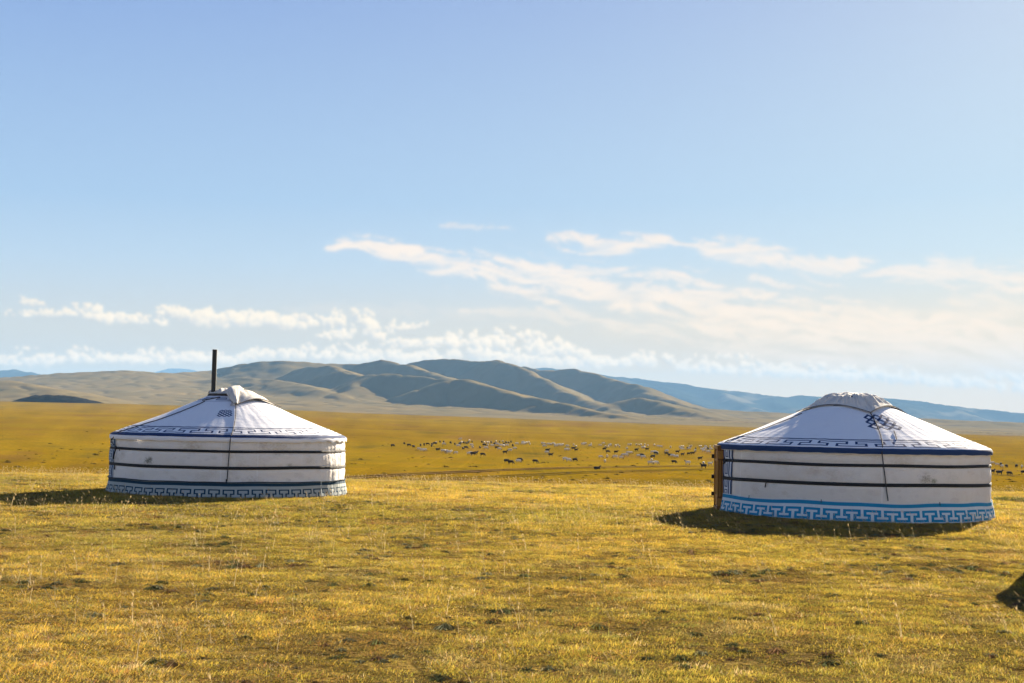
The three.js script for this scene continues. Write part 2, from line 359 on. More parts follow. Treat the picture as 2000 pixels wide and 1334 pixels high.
function rangeMesh(name, H, d0, d1, rows, cols, xmin, xmax, colour, rough, gully, label) {
  const geo = grid(cols, rows, (u, v) => {
    const d = d0 * Math.pow(d1 / d0, v), x = lerp(xmin, xmax, u) * d;
    const h = H(x, -d), rise = sstep(4, 40, h - terrain(x, -d));
    return [x, h + rough * fbm(x / 90, d / 90, 4) - rise * gully * Math.pow(1 - Math.abs(noise(x / 70 + 0.6 * noise(d / 80, 3), d / 210)), 5), -d];
  }, (u, v, p) => [p[0] / 60, p[2] / 60]);
  const p = geo.attributes.position, nn = geo.attributes.normal, C = new Float32Array(p.count * 3);
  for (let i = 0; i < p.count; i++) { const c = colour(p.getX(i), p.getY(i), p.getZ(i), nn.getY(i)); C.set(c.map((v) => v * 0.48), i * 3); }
  geo.setAttribute('color', new THREE.BufferAttribute(C, 3));
  return tag(mesh(name, geo, matt({ vertexColors: true })), label, null, null, 'structure');
}
const mixc = (a, b, k) => a.map((v, i) => lerp(v, b[i], clamp(k)));
{
  const H = makeRange(hillRidges, underGround, { warp: 26, round: 14, blend: 9 });
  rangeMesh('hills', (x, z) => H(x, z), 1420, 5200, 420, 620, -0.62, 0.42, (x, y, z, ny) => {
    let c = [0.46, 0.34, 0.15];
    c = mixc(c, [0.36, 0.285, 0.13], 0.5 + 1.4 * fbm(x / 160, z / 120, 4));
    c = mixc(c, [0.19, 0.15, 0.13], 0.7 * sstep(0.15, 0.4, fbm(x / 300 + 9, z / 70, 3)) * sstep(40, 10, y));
    return c;
  }, 1.2, 3.2, 'bare tan hills with steep shaded faces behind the flock');
}
{
  const ridge = { p: [[900, 730, 9400], [1000, 722, 9300], [1060, 718, 9200], [1120, 724, 9100], [1200, 735, 9000], [1300, 747, 8900], [1400, 760, 8800], [1480, 768, 8700], [1535, 776, 8600], [1556, 772, 8600], [1600, 775, 8600], [1660, 786, 8500], [1700, 780, 8500], [1735, 778, 8500], [1800, 785, 8500], [1850, 793, 8400], [1880, 795, 8400], [1950, 802, 8300], [2010, 808, 8200], [2200, 818, 8000], [2600, 822, 8000]], L: 0.3, Rt: 0.5, w: 520, f: 0.03 };
  const spurs = [[1290, 752, 8700, 1440, 812, 7000], [1400, 762, 8600, 1530, 818, 7000], [1500, 775, 8500, 1640, 822, 7000], [1750, 782, 8300, 1840, 828, 7000], [1860, 796, 8300, 1980, 836, 7000], [1200, 740, 8800, 1320, 800, 7200], [1620, 780, 8500, 1720, 826, 7200]]
    .map(([a, b, c, d, e, f]) => ({ p: [[a, b, c], [(a + d) / 2 - 8, (b + e) / 2 + 5, (c + f) / 2], [d, e, f]], L: 0.3, Rt: 0.42, w: 220, f: 0.04 }));
  const H = makeRange([ridge, ...spurs], (x, z) => terrain(x, z) - 6, { warp: 90, round: 30, blend: 25 });
  rangeMesh('mountain_range', (x, z) => H(x, z), 6000, 11000, 150, 520, -0.06, 0.66, (x, y, z, ny) => mixc(mixc([0.17, 0.15, 0.1], [0.04, 0.055, 0.04], sstep(0, 120, y + 120 * fbm(x / 300, z / 300, 4))), [0.42, 0.34, 0.2], 0.9 * sstep(0.1, 0.4, fbm(x / 420 + 4, z / 500, 3))), 9, 0, 'long blue hazy mountain range on the right behind the hills');  // scattered tan patches put sunlit slopes into the vertex colour
  const HL = makeRange([{ p: [[-500, 735, 9000], [-100, 730, 9000], [0, 724, 9000], [30, 722, 9000], [60, 728, 8900], [110, 738, 8800]], L: 0.3, Rt: 0.35, w: 420, f: 0.05 }], (x, z) => terrain(x, z) - 6, { warp: 70, round: 40, blend: 25 });
  rangeMesh('mountain_peak', (x, z) => HL(x, z), 7600, 10500, 50, 160, -0.65, -0.28, () => [0.07, 0.085, 0.06], 8, 0, 'blue mountain at the far left edge');
  const HF = makeRange([{ p: [[270, 736, 15000], [308, 725, 15000], [330, 720, 15000], [360, 720, 15000], [384, 724, 15000], [410, 735, 15000]], L: 0.35, Rt: 0.4, w: 600, f: 0.05 }], () => -80, { warp: 60, round: 50, blend: 30 });
  rangeMesh('table_mountain', (x, z) => HF(x, z), 13600, 16000, 30, 90, -0.34, -0.17, () => [0.07, 0.085, 0.06], 8, 0, 'pale blue flat-topped mountain far behind the left hills');
}
{
  // dark stony hump on the far edge of the plain
  const c0 = at(118, 782, 1400), geo = grid(90, 34, (u, v) => {
    const a = (u - 0.5) * 92, b = (v - 0.5) * 60, x = c0.x + a, z = c0.z + b;
    const prof = Math.pow(Math.max(0, 1 - (2 * u - 1) ** 2), 0.75) * (1.15 - 0.55 * u) * Math.max(0, 1 - (2 * v - 1) ** 2);
    return [x, terrain(x, z) - 0.8 + 9.5 * prof + prof * 2.4 * fbm(x / 9, z / 9, 4), z];
  }, (u, v, p) => [p[0] / 8, p[2] / 8], (p) => { const k = 0.75 + 0.5 * fbm(p[0] / 6, p[2] / 6, 4); return [0.06 * k, 0.05 * k, 0.042 * k]; });
  tag(mesh('rocky_mound', geo, matt({ vertexColors: true, map: meadowMap })), 'low dark stony mound at the left far edge of the plain', null, null, 'structure');
}

// ───────────────────────── grass ─────────────────────────
function bladeGeometry(list) {                                       // list of {x, z, h, w, yaw, lean, bend, c}
  const P = [], C = [], I = [], N = [];
  for (const b of list) {
    const dx = Math.cos(b.yaw), dz = Math.sin(b.yaw), fx = -dz, fz = dx, n0 = P.length / 3, K = b.k ?? 2;
    for (let i = 0; i <= K; i++) {
      const t = i / K, w = b.w * (1 - t * 0.92) * 0.5, off = b.h * (b.lean * t + b.bend * t * t), y = b.h * t * (1 - 0.25 * b.bend * t) + (b.y ?? 0);
      for (const s of [-1, 1]) { P.push(b.x + fx * off + dx * w * s, y, b.z + fz * off + dz * w * s); C.push(...b.c); N.push(fx * 0.6, 0.8, fz * 0.6); }
      if (i) { const a = n0 + (i - 1) * 2; I.push(a, a + 1, a + 3, a, a + 3, a + 2); }
    }
  }
  const g = new THREE.BufferGeometry();
  g.setAttribute('position', new THREE.Float32BufferAttribute(P, 3)); g.setAttribute('color', new THREE.Float32BufferAttribute(C, 3));
  g.setAttribute('normal', new THREE.Float32BufferAttribute(N, 3)); g.setIndex(I);
  return g;
}
const leafy = (o) => new THREE.MeshPhysicalMaterial({ vertexColors: true, roughness: 0.9, transmission: 0.45, thickness: 0, side: THREE.DoubleSide, specularIntensity: 0.4, ...o });
function scatter(name, geos, material, spots, label) {               // spots: [x, z, scale, yaw, r, g, b, height]
  const groups = geos.map(() => []);
  spots.forEach((s, i) => groups[i % geos.length].push(s));
  const root = new THREE.Group(); root.name = name; scene.add(root);
  tag(root, label, null, null, 'stuff');
  const M = new THREE.Matrix4(), q = new THREE.Quaternion(), up = new THREE.Vector3(0, 1, 0), c = new THREE.Color();
  groups.forEach((list, k) => {
    const im = new THREE.InstancedMesh(geos[k], material, list.length);
    im.name = name.replace(/s$/, '') + '_patch'; im.userData.kind = 'stuff'; im.castShadow = im.receiveShadow = true;
    list.forEach(([x, z, s, yaw, r, g, b, hh], i) => {
      M.compose(new THREE.Vector3(x, terrain(x, z) - 0.004, z), q.setFromAxisAngle(up, yaw), new THREE.Vector3(s, s * (hh ?? 1), s));
      im.setMatrixAt(i, M); im.setColorAt(i, c.setRGB(r, g, b));
    });
    root.add(im);
  });
  return root;
}
const YURTS = [];                                                    // centre x, z, radius: no grass inside
const inYurt = (x, z) => YURTS.some(([a, b, r]) => (x - a) ** 2 + (z - b) ** 2 < r * r);
YURTS.push([-7.1, -33.5, 2.85], [7.37, -29.1, 2.85], [9.95, -17.3, 2.98]);
{
  const r = rng(5), shades = [[1, 1, 1], [1.25, 1.12, 0.9], [0.8, 0.95, 0.75], [1.2, 1.1, 0.95], [0.9, 0.72, 0.7], [0.6, 0.7, 0.55]];
  const tuft = (radius, n) => bladeGeometry(Array.from({ length: n }, () => {
    const a = r() * 6.283, d = Math.sqrt(r()) * radius, s = shades[Math.floor(r() * shades.length)];
    return { x: Math.cos(a) * d, z: Math.sin(a) * d, h: 0.007 + 0.019 * r() * r() + (r() < 0.05 ? 0.016 : 0), w: 0.0035 + 0.0025 * r(), yaw: r() * 6.283, lean: 0.5 + 2.2 * r(), bend: r() * 0.9, c: s };
  }));
  const tufts = [0, 1, 2, 3, 4].map(() => tuft(0.10, 64));
  const spots = [], herbs = [], stalks = [];
  const fan = (d) => 1.2 + d * 0.405;
  const add = (n, d0, d1, f) => { for (let i = 0; i < n; i++) { const d = Math.sqrt(d0 * d0 + (d1 * d1 - d0 * d0) * r()), x = (r() * 2 - 1) * fan(d); if (!inYurt(x, -d)) f(x, -d, d); } };
  const grassSpot = (k) => (x, z, d) => {
    const n1 = fbm(x / 2.4, z / 1.7, 4), n2 = fbm(x / 9 + 40, z / 6, 3), n0 = noise(x * 1.7 + 3, z * 1.7);
    if (n1 < -0.36 + 0.12 * n0 && r() < 0.6) return;                // thin, trodden places
    const gap = noise(x * 3.1 + 7, z * 4.6), gap2 = noise(x * 8 + 50, z * 11);
    if (gap + 0.6 * gap2 < -0.34 && r() < 0.85) return;                // small bare gaps between the tussocks
    let c = [0.72, 0.53, 0.10];
    c = mixc(c, [0.52, 0.43, 0.08], 0.5 + n2 * 1.6 + n0 * 0.4);
    c = mixc(c, [0.62, 0.50, 0.26], sstep(0.1, 0.5, fbm(x / 1.3 + 9, z / 0.9, 3)) * 0.5);
    c = mixc(c, [0.42, 0.235, 0.10], sstep(0.15, 0.5, fbm(x / 3 + 70, z / 2.2, 3)) * 0.55);
    if (r() < 0.2) c = [[0.78, 0.62, 0.34], [0.24, 0.2, 0.06], [0.36, 0.38, 0.1], [0.5, 0.26, 0.1]][Math.floor(r() * 4)];
    const v = 0.6 + 0.7 * r();
    spots.push([x, z, k * (0.8 + 0.5 * r()), r() * 6.283, c[0] * v, c[1] * v, c[2] * v, (0.75 + 0.8 * clamp(0.5 + n1 * 1.4)) * (0.8 + 0.9 * clamp(gap + 0.5 * gap2)) * (d > 30 ? 1.25 : 1)]);
  };
  add(82000, 6.5, 24, grassSpot(1)); add(86000, 22, 50, grassSpot(1.6)); add(14000, 48, 70, grassSpot(2.4));
  scatter('short_grass', tufts, leafy({}), spots, 'short cropped yellow-green steppe grass covering the foreground');

  const leaf = [0, 1, 2].map(() => bladeGeometry(Array.from({ length: 46 }, () => {
    const a = r() * 6.283, d = Math.sqrt(r()) * 0.10, g = 0.7 + 0.6 * r();
    return { x: Math.cos(a) * d, z: Math.sin(a) * d, h: 0.02 + 0.035 * r(), w: 0.008 + 0.009 * r(), yaw: a + 1.57 + (r() - 0.5), lean: 0.6 + 1.1 * r(), bend: 0.4 + r() * 0.6, c: [g, g, g] };
  })));
  add(17000, 7, 50, (x, z) => {
    const n = fbm(x / 2.4, z / 1.7, 4), m = fbm(x / 0.8 + 5, z / 0.5, 3);
    if (n + 0.9 * m > -0.32 + 0.24 * r()) return;
    const g = r(), c = g < 0.5 ? [0.13, 0.15, 0.06] : g < 0.75 ? [0.26, 0.27, 0.17] : [0.24, 0.14, 0.07];
    herbs.push([x, z, 0.5 + 0.8 * r(), r() * 6.283, ...c.map((v) => v * 1.5), 0.6 + 0.4 * r()]);
  });
  for (let i = 0; i < 110; i++) herbs.push([13.2 + 3 * r(), -36.5 - 1.6 * r(), 1.2 + 1.2 * r(), r() * 6.283, 0.26, 0.27, 0.07, 1.2]);
  for (let i = 0; i < 900; i++) { const d = 85 + 330 * r() * r(), x = (r() * 2 - 1) * 0.42 * d, k = 0.6 + 0.8 * r(); herbs.push([x, -d, 2 + 5 * r() * r(), r() * 6.283, 0.2 * k, 0.16 * k, 0.04 * k, 0.7]); }
  for (let i = 0; i < 160; i++) herbs.push([8.4 + 1.6 * r(), -20.2 - 0.7 * r() , 1 + r(), r() * 6.283, 0.15, 0.19, 0.05, 1.3]);
  scatter('low_herbs', leaf, leafy({ transmission: 0.3 }), herbs, 'low grey-green herbs growing in patches among the grass');

  const straw = [0, 1, 2].map(() => {
    const list = [];
    for (let i = 0; i < 3; i++) {
      const yaw = 1.9 + (r() - 0.5) * 1.6, lean = 0.25 + 0.5 * r(), h = 0.12 + 0.16 * r(), x = (r() - 0.5) * 0.08, z = (r() - 0.5) * 0.08, bend = 0.2 + 0.4 * r();
      list.push({ x, z, h, w: 0.0035, yaw, lean, bend, k: 4, c: [1, 1, 1] });
      const fx = -Math.sin(yaw), fz = Math.cos(yaw), o = h * (lean + bend) * 0.93;
      for (let j = 0; j < 5; j++) list.push({ x: x + fx * o, z: z + fz * o, y: h * 0.8 * (1 - 0.25 * bend), h: 0.03 + 0.02 * r(), w: 0.006, yaw: yaw + (r() - 0.5) * 0.9, lean: 0.5 + 0.5 * r(), bend: 0.3, c: [1.1, 1.05, 0.95] });
    }
    return bladeGeometry(list);
  });
  const stalkSpot = (x, z) => { if (fbm(x / 4 + 30, z / 3, 3) < -0.1 && r() < 0.7) return; const v = 0.8 + 0.4 * r(); stalks.push([x, z, 0.65 + 0.6 * r(), (r() - 0.5) * 1.4, 0.66 * v, 0.54 * v, 0.32 * v]); };
  add(900, 8, 26, stalkSpot); add(2600, 24, 52, stalkSpot); add(1500, 39, 50, stalkSpot);
  for (const [cx, cz] of [YURTS[0], YURTS[1]]) for (let i = 0; i < 150; i++) { const a = r() * 6.283, d = 3.05 + 3.4 * r(); if (Math.sin(a) > -0.3) stalks.push([cx + Math.cos(a) * d, cz + Math.sin(a) * d, 0.7 + 0.5 * r(), (r() - 0.5) * 1.4, 0.62, 0.52, 0.32]); }
  scatter('dry_stalks', straw, leafy({ transmission: 0.35 }), stalks, 'pale dry grass stalks sticking up out of the turf');
}

// ───────────────────────── yurts ─────────────────────────
const BLUE = '#1b3763', TEAL = '#113b52', SKYB = '#1785b2';
function tMeander(g, x0, x1, y0, y1, n, lw, colour) {                // interlocking T border, y down
  const P = (x1 - x0) / n, a = 0.36 * P, b = 0.15 * P, m = (y0 + y1) / 2;
  g.strokeStyle = colour; g.lineWidth = lw; g.lineJoin = 'miter'; g.beginPath(); g.moveTo(x0 - P, y0);
  for (let i = -1; i <= n; i++) { const x = x0 + i * P; g.lineTo(x + a, y0); g.lineTo(x + a, m); g.lineTo(x + b, m); g.lineTo(x + b, y1); g.lineTo(x + P - b, y1); g.lineTo(x + P - b, m); g.lineTo(x + P - a, m); g.lineTo(x + P - a, y0); }
  g.stroke();
}
function sMeander(g, x0, x1, y0, y1, n, lw, colour) {                // wide 2- and S-shaped hooks in turn, y down
  const P = (x1 - x0) / n, m = (y0 + y1) / 2;
  g.strokeStyle = colour; g.lineWidth = lw; g.lineJoin = 'miter';
  for (let i = 0; i < n; i++) {
    const l = x0 + i * P + P * 0.06, r = x0 + i * P + P * 0.94, q = i % 2 ? [l, r] : [r, l], s = (q[0] - q[1]) * 0.22;
    g.beginPath(); g.moveTo(q[1] - s * 0.4, y0); g.lineTo(q[0] - s, y0); g.lineTo(q[0] - s, m); g.lineTo(q[1] + s, m); g.lineTo(q[1] + s, y1); g.lineTo(q[0] + s * 0.4, y1); g.stroke();
  }
}
function knot(g, cx, cy, sx, sy, colour) {                           // woven diamond emblem
  g.save(); g.translate(cx, cy); g.scale(sx, sy); g.rotate(Math.PI / 4); g.strokeStyle = colour; g.lineWidth = 0.12; g.lineJoin = 'miter';
  g.lineWidth = 0.115;
  for (const a of [-0.5, -0.17, 0.17, 0.5]) { const l = Math.abs(a) < 0.3 ? 0.78 : 0.5; g.beginPath(); g.moveTo(a, -l); g.lineTo(a, l); g.stroke(); g.beginPath(); g.moveTo(-l, a); g.lineTo(l, a); g.stroke(); }
  for (const t of [-0.78, 0.78]) { g.beginPath(); g.moveTo(-0.225, t); g.lineTo(0.225, t); g.stroke(); g.beginPath(); g.moveTo(t, -0.225); g.lineTo(t, 0.225); g.stroke(); }
  g.restore();
}
function speckle(g, w, h, seed, n, colours, s0, s1, alpha) {
  const r = rng(seed);
  for (let i = 0; i < n; i++) { g.globalAlpha = alpha * r(); g.fillStyle = colours[Math.floor(r() * colours.length)]; const s = s0 + (s1 - s0) * r() * r(); g.beginPath(); g.ellipse(r() * w, r() * h, s, s * (0.4 + r()), r() * 3, 0, 7); g.fill(); }
  g.globalAlpha = 1;
}
function stain(g, x, y, s, seed, colour, k = 1) {                           // a smudge made of many small dabs
  const r = rng(seed); g.fillStyle = colour;
  for (let i = 0; i < 420; i++) { const a = r() * 6.283, d = (r() + r() + r() - 1.5) * s, e = (r() + r() + r() - 1.5) * s; g.globalAlpha = (0.08 + 0.09 * r()) * k; g.beginPath(); g.ellipse(x + d + e * 0.35, y + e - d * 0.35, s * (0.04 + 0.13 * r()), s * (0.04 + 0.1 * r()), a, 0, 7); g.fill(); }
  g.globalAlpha = 1;
}
const weave = dataTexture(256, (x, y) => { const k = 0.5 + 0.4 * tiled(x, y, 5, 2) + 0.25 * tiled(x, y, 24, 6); return [k, k, k]; });
const wrinkleMap = (rx, ry) => { const t = weave.clone(); t.repeat.set(rx, ry); t.needsUpdate = true; return t; };
const black = std({ color: RGB(0.012, 0.013, 0.015), roughness: 0.85 }), cord = std({ color: RGB(0.03, 0.03, 0.035), roughness: 0.9 });
const grain = (c, k, seed, fx, fy) => dataTexture(256, (x, y) => { const n = tiled(x * 1, y * 1, 3, seed) * 0.5 + 0.5 * noise(x * fx + seed, y * fy), m = 1 + k * n; return [c[0] * m, c[1] * m, c[2] * m]; }, true);
const woodMap = grain([0.6, 0.43, 0.16], 0.45, 4, 40, 4);
const wood = std({ map: woodMap, roughness: 0.7 });

const RAD = 3.0, EAVE = 1.40, HB = [1.09, 0.70];
const EAVE_L = 0.10, SLOPE_L = 2.66, ROOF_L = EAVE_L + SLOPE_L, R_TOP = 0.6, H_TOP = 2.40;
function makeYurt(o) {
  const root = new THREE.Group(); root.name = numbered('yurt'); scene.add(root);
  const ns = o.seed * 13.7;
  const wr = (phi, f, y, a) => a * noise(phi * f + ns, y);
  const wallR = (phi, h) => {
    const lit = sstep(0.7, 1.0, phi);                                // the side where the cloth is gathered in vertical pleats
    let R = RAD - 0.01;
    for (const b of o.belts) R -= 0.022 * Math.exp(-(((h - b) / 0.05) ** 2));
    R += 0.03 * Math.sin(clamp((h - 0.05) / 1.35) * Math.PI);
    R += 0.05 * sstep(0.35, 0, h);
    R += 0.010 * noise(phi * 5 + ns, h * 3.4 + phi * 2) + 0.006 * noise(phi * 11 + ns, h * 6 - phi * 5) + wr(phi, 3, h * 1.2, 0.02) + wr(phi, 26, h * 1.5 + 9, 0.006 + o.pleat * 0.008 * lit) + wr(phi, 70, h * 0.8, 0.002 + o.pleat * 0.007 * lit);
    return R;
  };
  const onWall = (phi, h, off = 0) => { const R = wallR(phi, h) + off; return [R * Math.sin(phi), h, R * Math.cos(phi)]; };
  const roofAt = (phi, len, off = 0) => {                            // len: metres up from the hem
    const hang = EAVE - EAVE_L + 0.012 * noise(phi * 9 + ns, 2) + o.scallop * 0.035 * sstep(0.5, 0.9, phi) * sstep(2.6, 1.8, phi) * Math.abs(Math.sin(phi * 22));
    let R, h;
    const k = len - EAVE_L;
    if (k <= 0.12) { const t = clamp(len / (EAVE_L + 0.12)), tt = t * t; R = RAD + 0.045 + 0.012 * Math.sin(t * 3.1) - 0.075 * tt * t; h = lerp(hang, EAVE + 0.045, t * (1.25 - 0.25 * t)); }
    else { const t = (k - 0.12) / (SLOPE_L - 0.12); R = lerp(RAD - 0.03, R_TOP, t); h = lerp(EAVE + 0.045, H_TOP, t) - 0.02 * Math.sin(t * Math.PI); }
    const fade = sstep(SLOPE_L, 1.4, k);
    h += (wr(phi, 2.4, len * 0.9, 0.014) + wr(phi, 9, len * 1.1 + phi * 4, 0.003 + 0.003 * sstep(0, 0.5, phi) * o.pleat) + wr(phi, 30, len * 1.2, 0.0014)) * (0.3 + 0.7 * fade) * sstep(0, 0.25, len);
    h += 0.0016 * Math.cos(phi * 60) * fade * sstep(0.1, 0.5, len);
    return [(R + off * 0.4) * Math.sin(phi), h + off * 0.92, (R + off * 0.4) * Math.cos(phi)];
  };
  const full = (u) => (u * 2 - 1) * Math.PI;
  // wall
  const wallMap = canvasTexture(2048, 256, (g, w, h) => {
    g.fillStyle = o.wallColour; g.fillRect(0, 0, w, h);
    speckle(g, w, h, o.seed + 1, 2600, ['#ffffff', '#b9ab98', '#cfc6bb', '#8f8880'], 1, 14, 0.10);
    { const r = rng(o.seed + 40); for (const b of [1.27, 0.9, 0.52]) for (let i = 0; i < 26; i++) stain(g, r() * w, h * (1 - (b + 0.16 * (r() - 0.5) + 0.08) / 1.45), 6 + 16 * r(), o.seed + i, ['#cdbfae', '#c3b9ae', '#b3a592'][i % 3], 0.4); }
    g.fillStyle = 'rgba(255,255,255,0.35)'; for (const p of o.seams) g.fillRect((p / (2 * Math.PI) + 0.5) * w, 0, 2.5, h);
    for (const [p, hh, s, c] of o.stains) stain(g, (p / (2 * Math.PI) + 0.5) * w, h * (1 - hh / 1.45), s, o.seed + p * 100, c, s > 20 ? 0.45 : 1);
  });
  const wall = mesh('wall_cover', grid(360, 60, (u, v) => onWall(full(u), v * 1.45 - 0.08), (u, v) => [u, v]), std({ map: wallMap, bumpMap: wrinkleMap(14, 1.3), bumpScale: 0.022 }), root);
  // roof
  const roofMap = canvasTexture(2048, 512, (g, w, h) => {
    const Y = (len) => h * (1 - len / ROOF_L);
    g.fillStyle = o.roofColour; g.fillRect(0, 0, w, h);
    speckle(g, w, h, o.seed + 2, 1500, ['#ffffff', '#c9cad2', '#d8d4d0'], 2, 22, 0.10);
    if (o.topBand) { g.fillRect(0, Y(2.42), w, Y(2.36) - Y(2.42)); sMeander(g, 0, w, Y(2.62), Y(2.48), 10, 7, BLUE); g.fillRect(0, Y(2.74), w, Y(2.67) - Y(2.74)); }
    const [kp, kl, ks] = o.knot, rr = lerp(RAD, R_TOP, (kl - 0.2) / 2.5), ppm = w / (2 * Math.PI * rr);
    knot(g, (kp / (2 * Math.PI) + 0.5) * w, Y(kl), ks * ppm, ks * 1.25 * h / ROOF_L, BLUE);
    g.strokeStyle = 'rgba(150,140,135,0.55)'; g.lineWidth = 1.2; for (const p of o.roofSeams) { const x = (p / (2 * Math.PI) + 0.5) * w; g.beginPath(); g.moveTo(x, 0); g.lineTo(x, Y(0.75)); g.stroke(); }
  });
  mesh('roof_cover', grid(420, 90, (u, v) => roofAt(full(u), v * ROOF_L), (u, v) => [u, v]), std({ map: roofMap, bumpMap: wrinkleMap(9, 4), bumpScale: 0.01 }), root);
  // printed border along the eave
  const borderMap = canvasTexture(256, 256, (g, w, h) => {            // one pair of hooks
    const Y = (m) => h * (1 - m / 0.62);
    g.fillStyle = o.roofColour; g.fillRect(0, 0, w, h);
    speckle(g, w, h, o.seed + 6, 60, ['#ffffff', '#c9cad2', '#d8d4d0'], 2, 10, 0.12);
    g.fillStyle = BLUE; g.fillRect(0, Y(0.155), w, h); g.fillRect(0, Y(0.60), w, Y(0.545) - Y(0.60));
    sMeander(g, 0, w, Y(0.47), Y(0.23), 2, 17, BLUE);
  });
  borderMap.repeat.set(o.meanders / 2, 1);
  mesh('roof_border', grid(420, 24, (u, v) => roofAt(full(u), o.hem + v * 0.62, 0.006), (u, v) => [u, v]), std({ map: borderMap, bumpMap: wrinkleMap(60, 1), bumpScale: 0.004 }), root);
  // skirt
  const skirtMap = canvasTexture(2048, 256, (g, w, h) => {            // a quarter of the way round, metres to pixels alike both ways
    g.fillStyle = o.skirtGround; g.fillRect(0, 0, w, h);
    speckle(g, w, h, o.seed + 3, 1500, ['#ffffff', '#9a9b98', '#c4beb2'], 1, 14, 0.14);
    g.fillStyle = o.skirtBlue; g.fillRect(0, 8, w, 42);
    tMeander(g, 0, w, 100, 205, o.skirtN, o.skirtLine, o.skirtBlue);
    speckle(g, w, h, o.seed + 5, 500, [o.skirtGround, '#a8aaa6'], 1, 10, 0.16);
    if (o.dirt) { const r = rng(o.seed + 9); for (let i = 0; i < 9000; i++) { const y = h - Math.pow(r(), 2.2) * 60; g.globalAlpha = 0.13; g.fillStyle = ['#4a4238', '#6b604f', '#3a372f'][i % 3]; g.fillRect(r() * w, y, 1 + 9 * r(), 1 + 4 * r()); } g.globalAlpha = 1; }
  });
  skirtMap.repeat.set(4, 1);
  const skirtTop = (phi) => 0.37 + 0.018 * noise(phi * 3.2 + ns, 7) - o.sag * 0.03 * Math.pow(Math.abs(Math.sin(phi * 3.1 + 0.6)), 3);
  const gap = o.door ? 0.2 : 0;                                      // the skirt leaves the door free
  mesh('skirt', grid(380, 12, (u, v) => {
    const phi = o.door ? o.door + gap + u * (2 * Math.PI - 2 * gap) : full(u), h = lerp(-0.07, skirtTop(phi), v);
    return onWall(phi, h, 0.022 + 0.03 * (1 - v) + 0.018 * noise(phi * 14 + ns, v * 1.3) * (1 - v) + o.pleat * 0.012 * noise(phi * 60, 3) * sstep(0.8, 1, phi));
  }, (u, v, p) => [u, v]), std({ map: skirtMap }), root);
  // belts
  o.belts.forEach((b, k) => mesh('belt', grid(300, 8, (u, v) => {
    const phi = o.door ? o.door + 0.19 + u * (2 * Math.PI - 0.38) : full(u), a = v * 2 * Math.PI;
    const h = b + 0.018 * noise(phi * 1.3 + ns + k * 5, 3) - (k ? 0 : 0.01), pinch = k === 0 ? 1 : 1.15;
    return onWall(phi, h + Math.sin(a) * 0.03 * pinch, 0.016 + Math.cos(a) * 0.016);
  }), black, root));
  // ropes, each a list of points on the cloth
  const tube = (pts, r, name, m = cord) => mesh(name, new THREE.TubeGeometry(new THREE.CatmullRomCurve3(pts.map((p) => new THREE.Vector3(...p))), pts.length * 6, r, 6), m, root);
  const roofLine = (p0, p1, l0, l1, n = 10) => Array.from({ length: n + 1 }, (_, i) => roofAt(lerp(p0, p1, i / n), lerp(l0, l1, i / n), 0.014));
  for (const [p0, p1, p2] of o.ropes) tube([...roofLine(p0, p1, 2.1, 0.05), onWall(lerp(p1, p2, 0.1), 1.26, 0.06), onWall(lerp(p1, p2, 0.3), 1.09, 0.05), onWall(lerp(p1, p2, 0.5), 0.9, 0.035), onWall(lerp(p1, p2, 0.7), 0.7, 0.05), onWall(lerp(p1, p2, 0.85), 0.55, 0.035), onWall(p2, 0.40, 0.05)], 0.011, 'rope');
  for (const [p0, p1, l0, l1] of o.roofRopes) tube(roofLine(p0, p1, l0, l1), 0.010, 'rope');
  o.extra?.(root, { onWall, roofAt, tube, wallR });
  // crown
  const bark = std({ color: RGB(0.06, 0.045, 0.035) });
  mesh('crown_ring', mergeGeometries([
    new THREE.TorusGeometry(0.58, 0.045, 8, 48).rotateX(Math.PI / 2).translate(0, H_TOP + 0.01, 0),
    new THREE.CylinderGeometry(0.025, 0.025, 1.2, 8).rotateZ(Math.PI / 2).translate(0, H_TOP + 0.08, 0), new THREE.CylinderGeometry(0.025, 0.025, 1.2, 8).rotateX(Math.PI / 2).translate(0, H_TOP + 0.08, 0),
  ].map((g) => g.toNonIndexed())), bark, root);
  o.crown(root, { roofAt, tube });
  return root;
}
// height of the roof (with the crown's dome) at r from the middle
const roofCone = (r) => { const t = clamp((RAD - 0.03 - r) / (RAD - 0.03 - R_TOP)); return lerp(EAVE + 0.045, H_TOP, t) - 0.02 * Math.sin(t * Math.PI); };
const capHeight = (r) => { const t = clamp((RAD - 0.03 - r) / (RAD - 0.03 - R_TOP)), roof = lerp(EAVE + 0.045, H_TOP, t); const dome = 2.16 + 0.41 * Math.max(0, 1 - (r / 1.2) ** 2); return (r < 1.2 ? Math.max(roof, lerp(roof, dome, sstep(1.2, 0.8, r))) : roof) + 0.02; };
const capCloth = canvasTexture(512, 512, (g, w, h) => { g.fillStyle = '#d5cfc6'; g.fillRect(0, 0, w, h); speckle(g, w, h, 77, 900, ['#ffffff', '#a89f94', '#c7bdb0'], 2, 16, 0.13); g.strokeStyle = 'rgba(120,112,104,0.7)'; g.lineWidth = 3; g.strokeRect(9, 9, w - 18, h - 18); });
const capMat = std({ map: capCloth, bumpMap: wrinkleMap(3, 3), bumpScale: 0.02 });

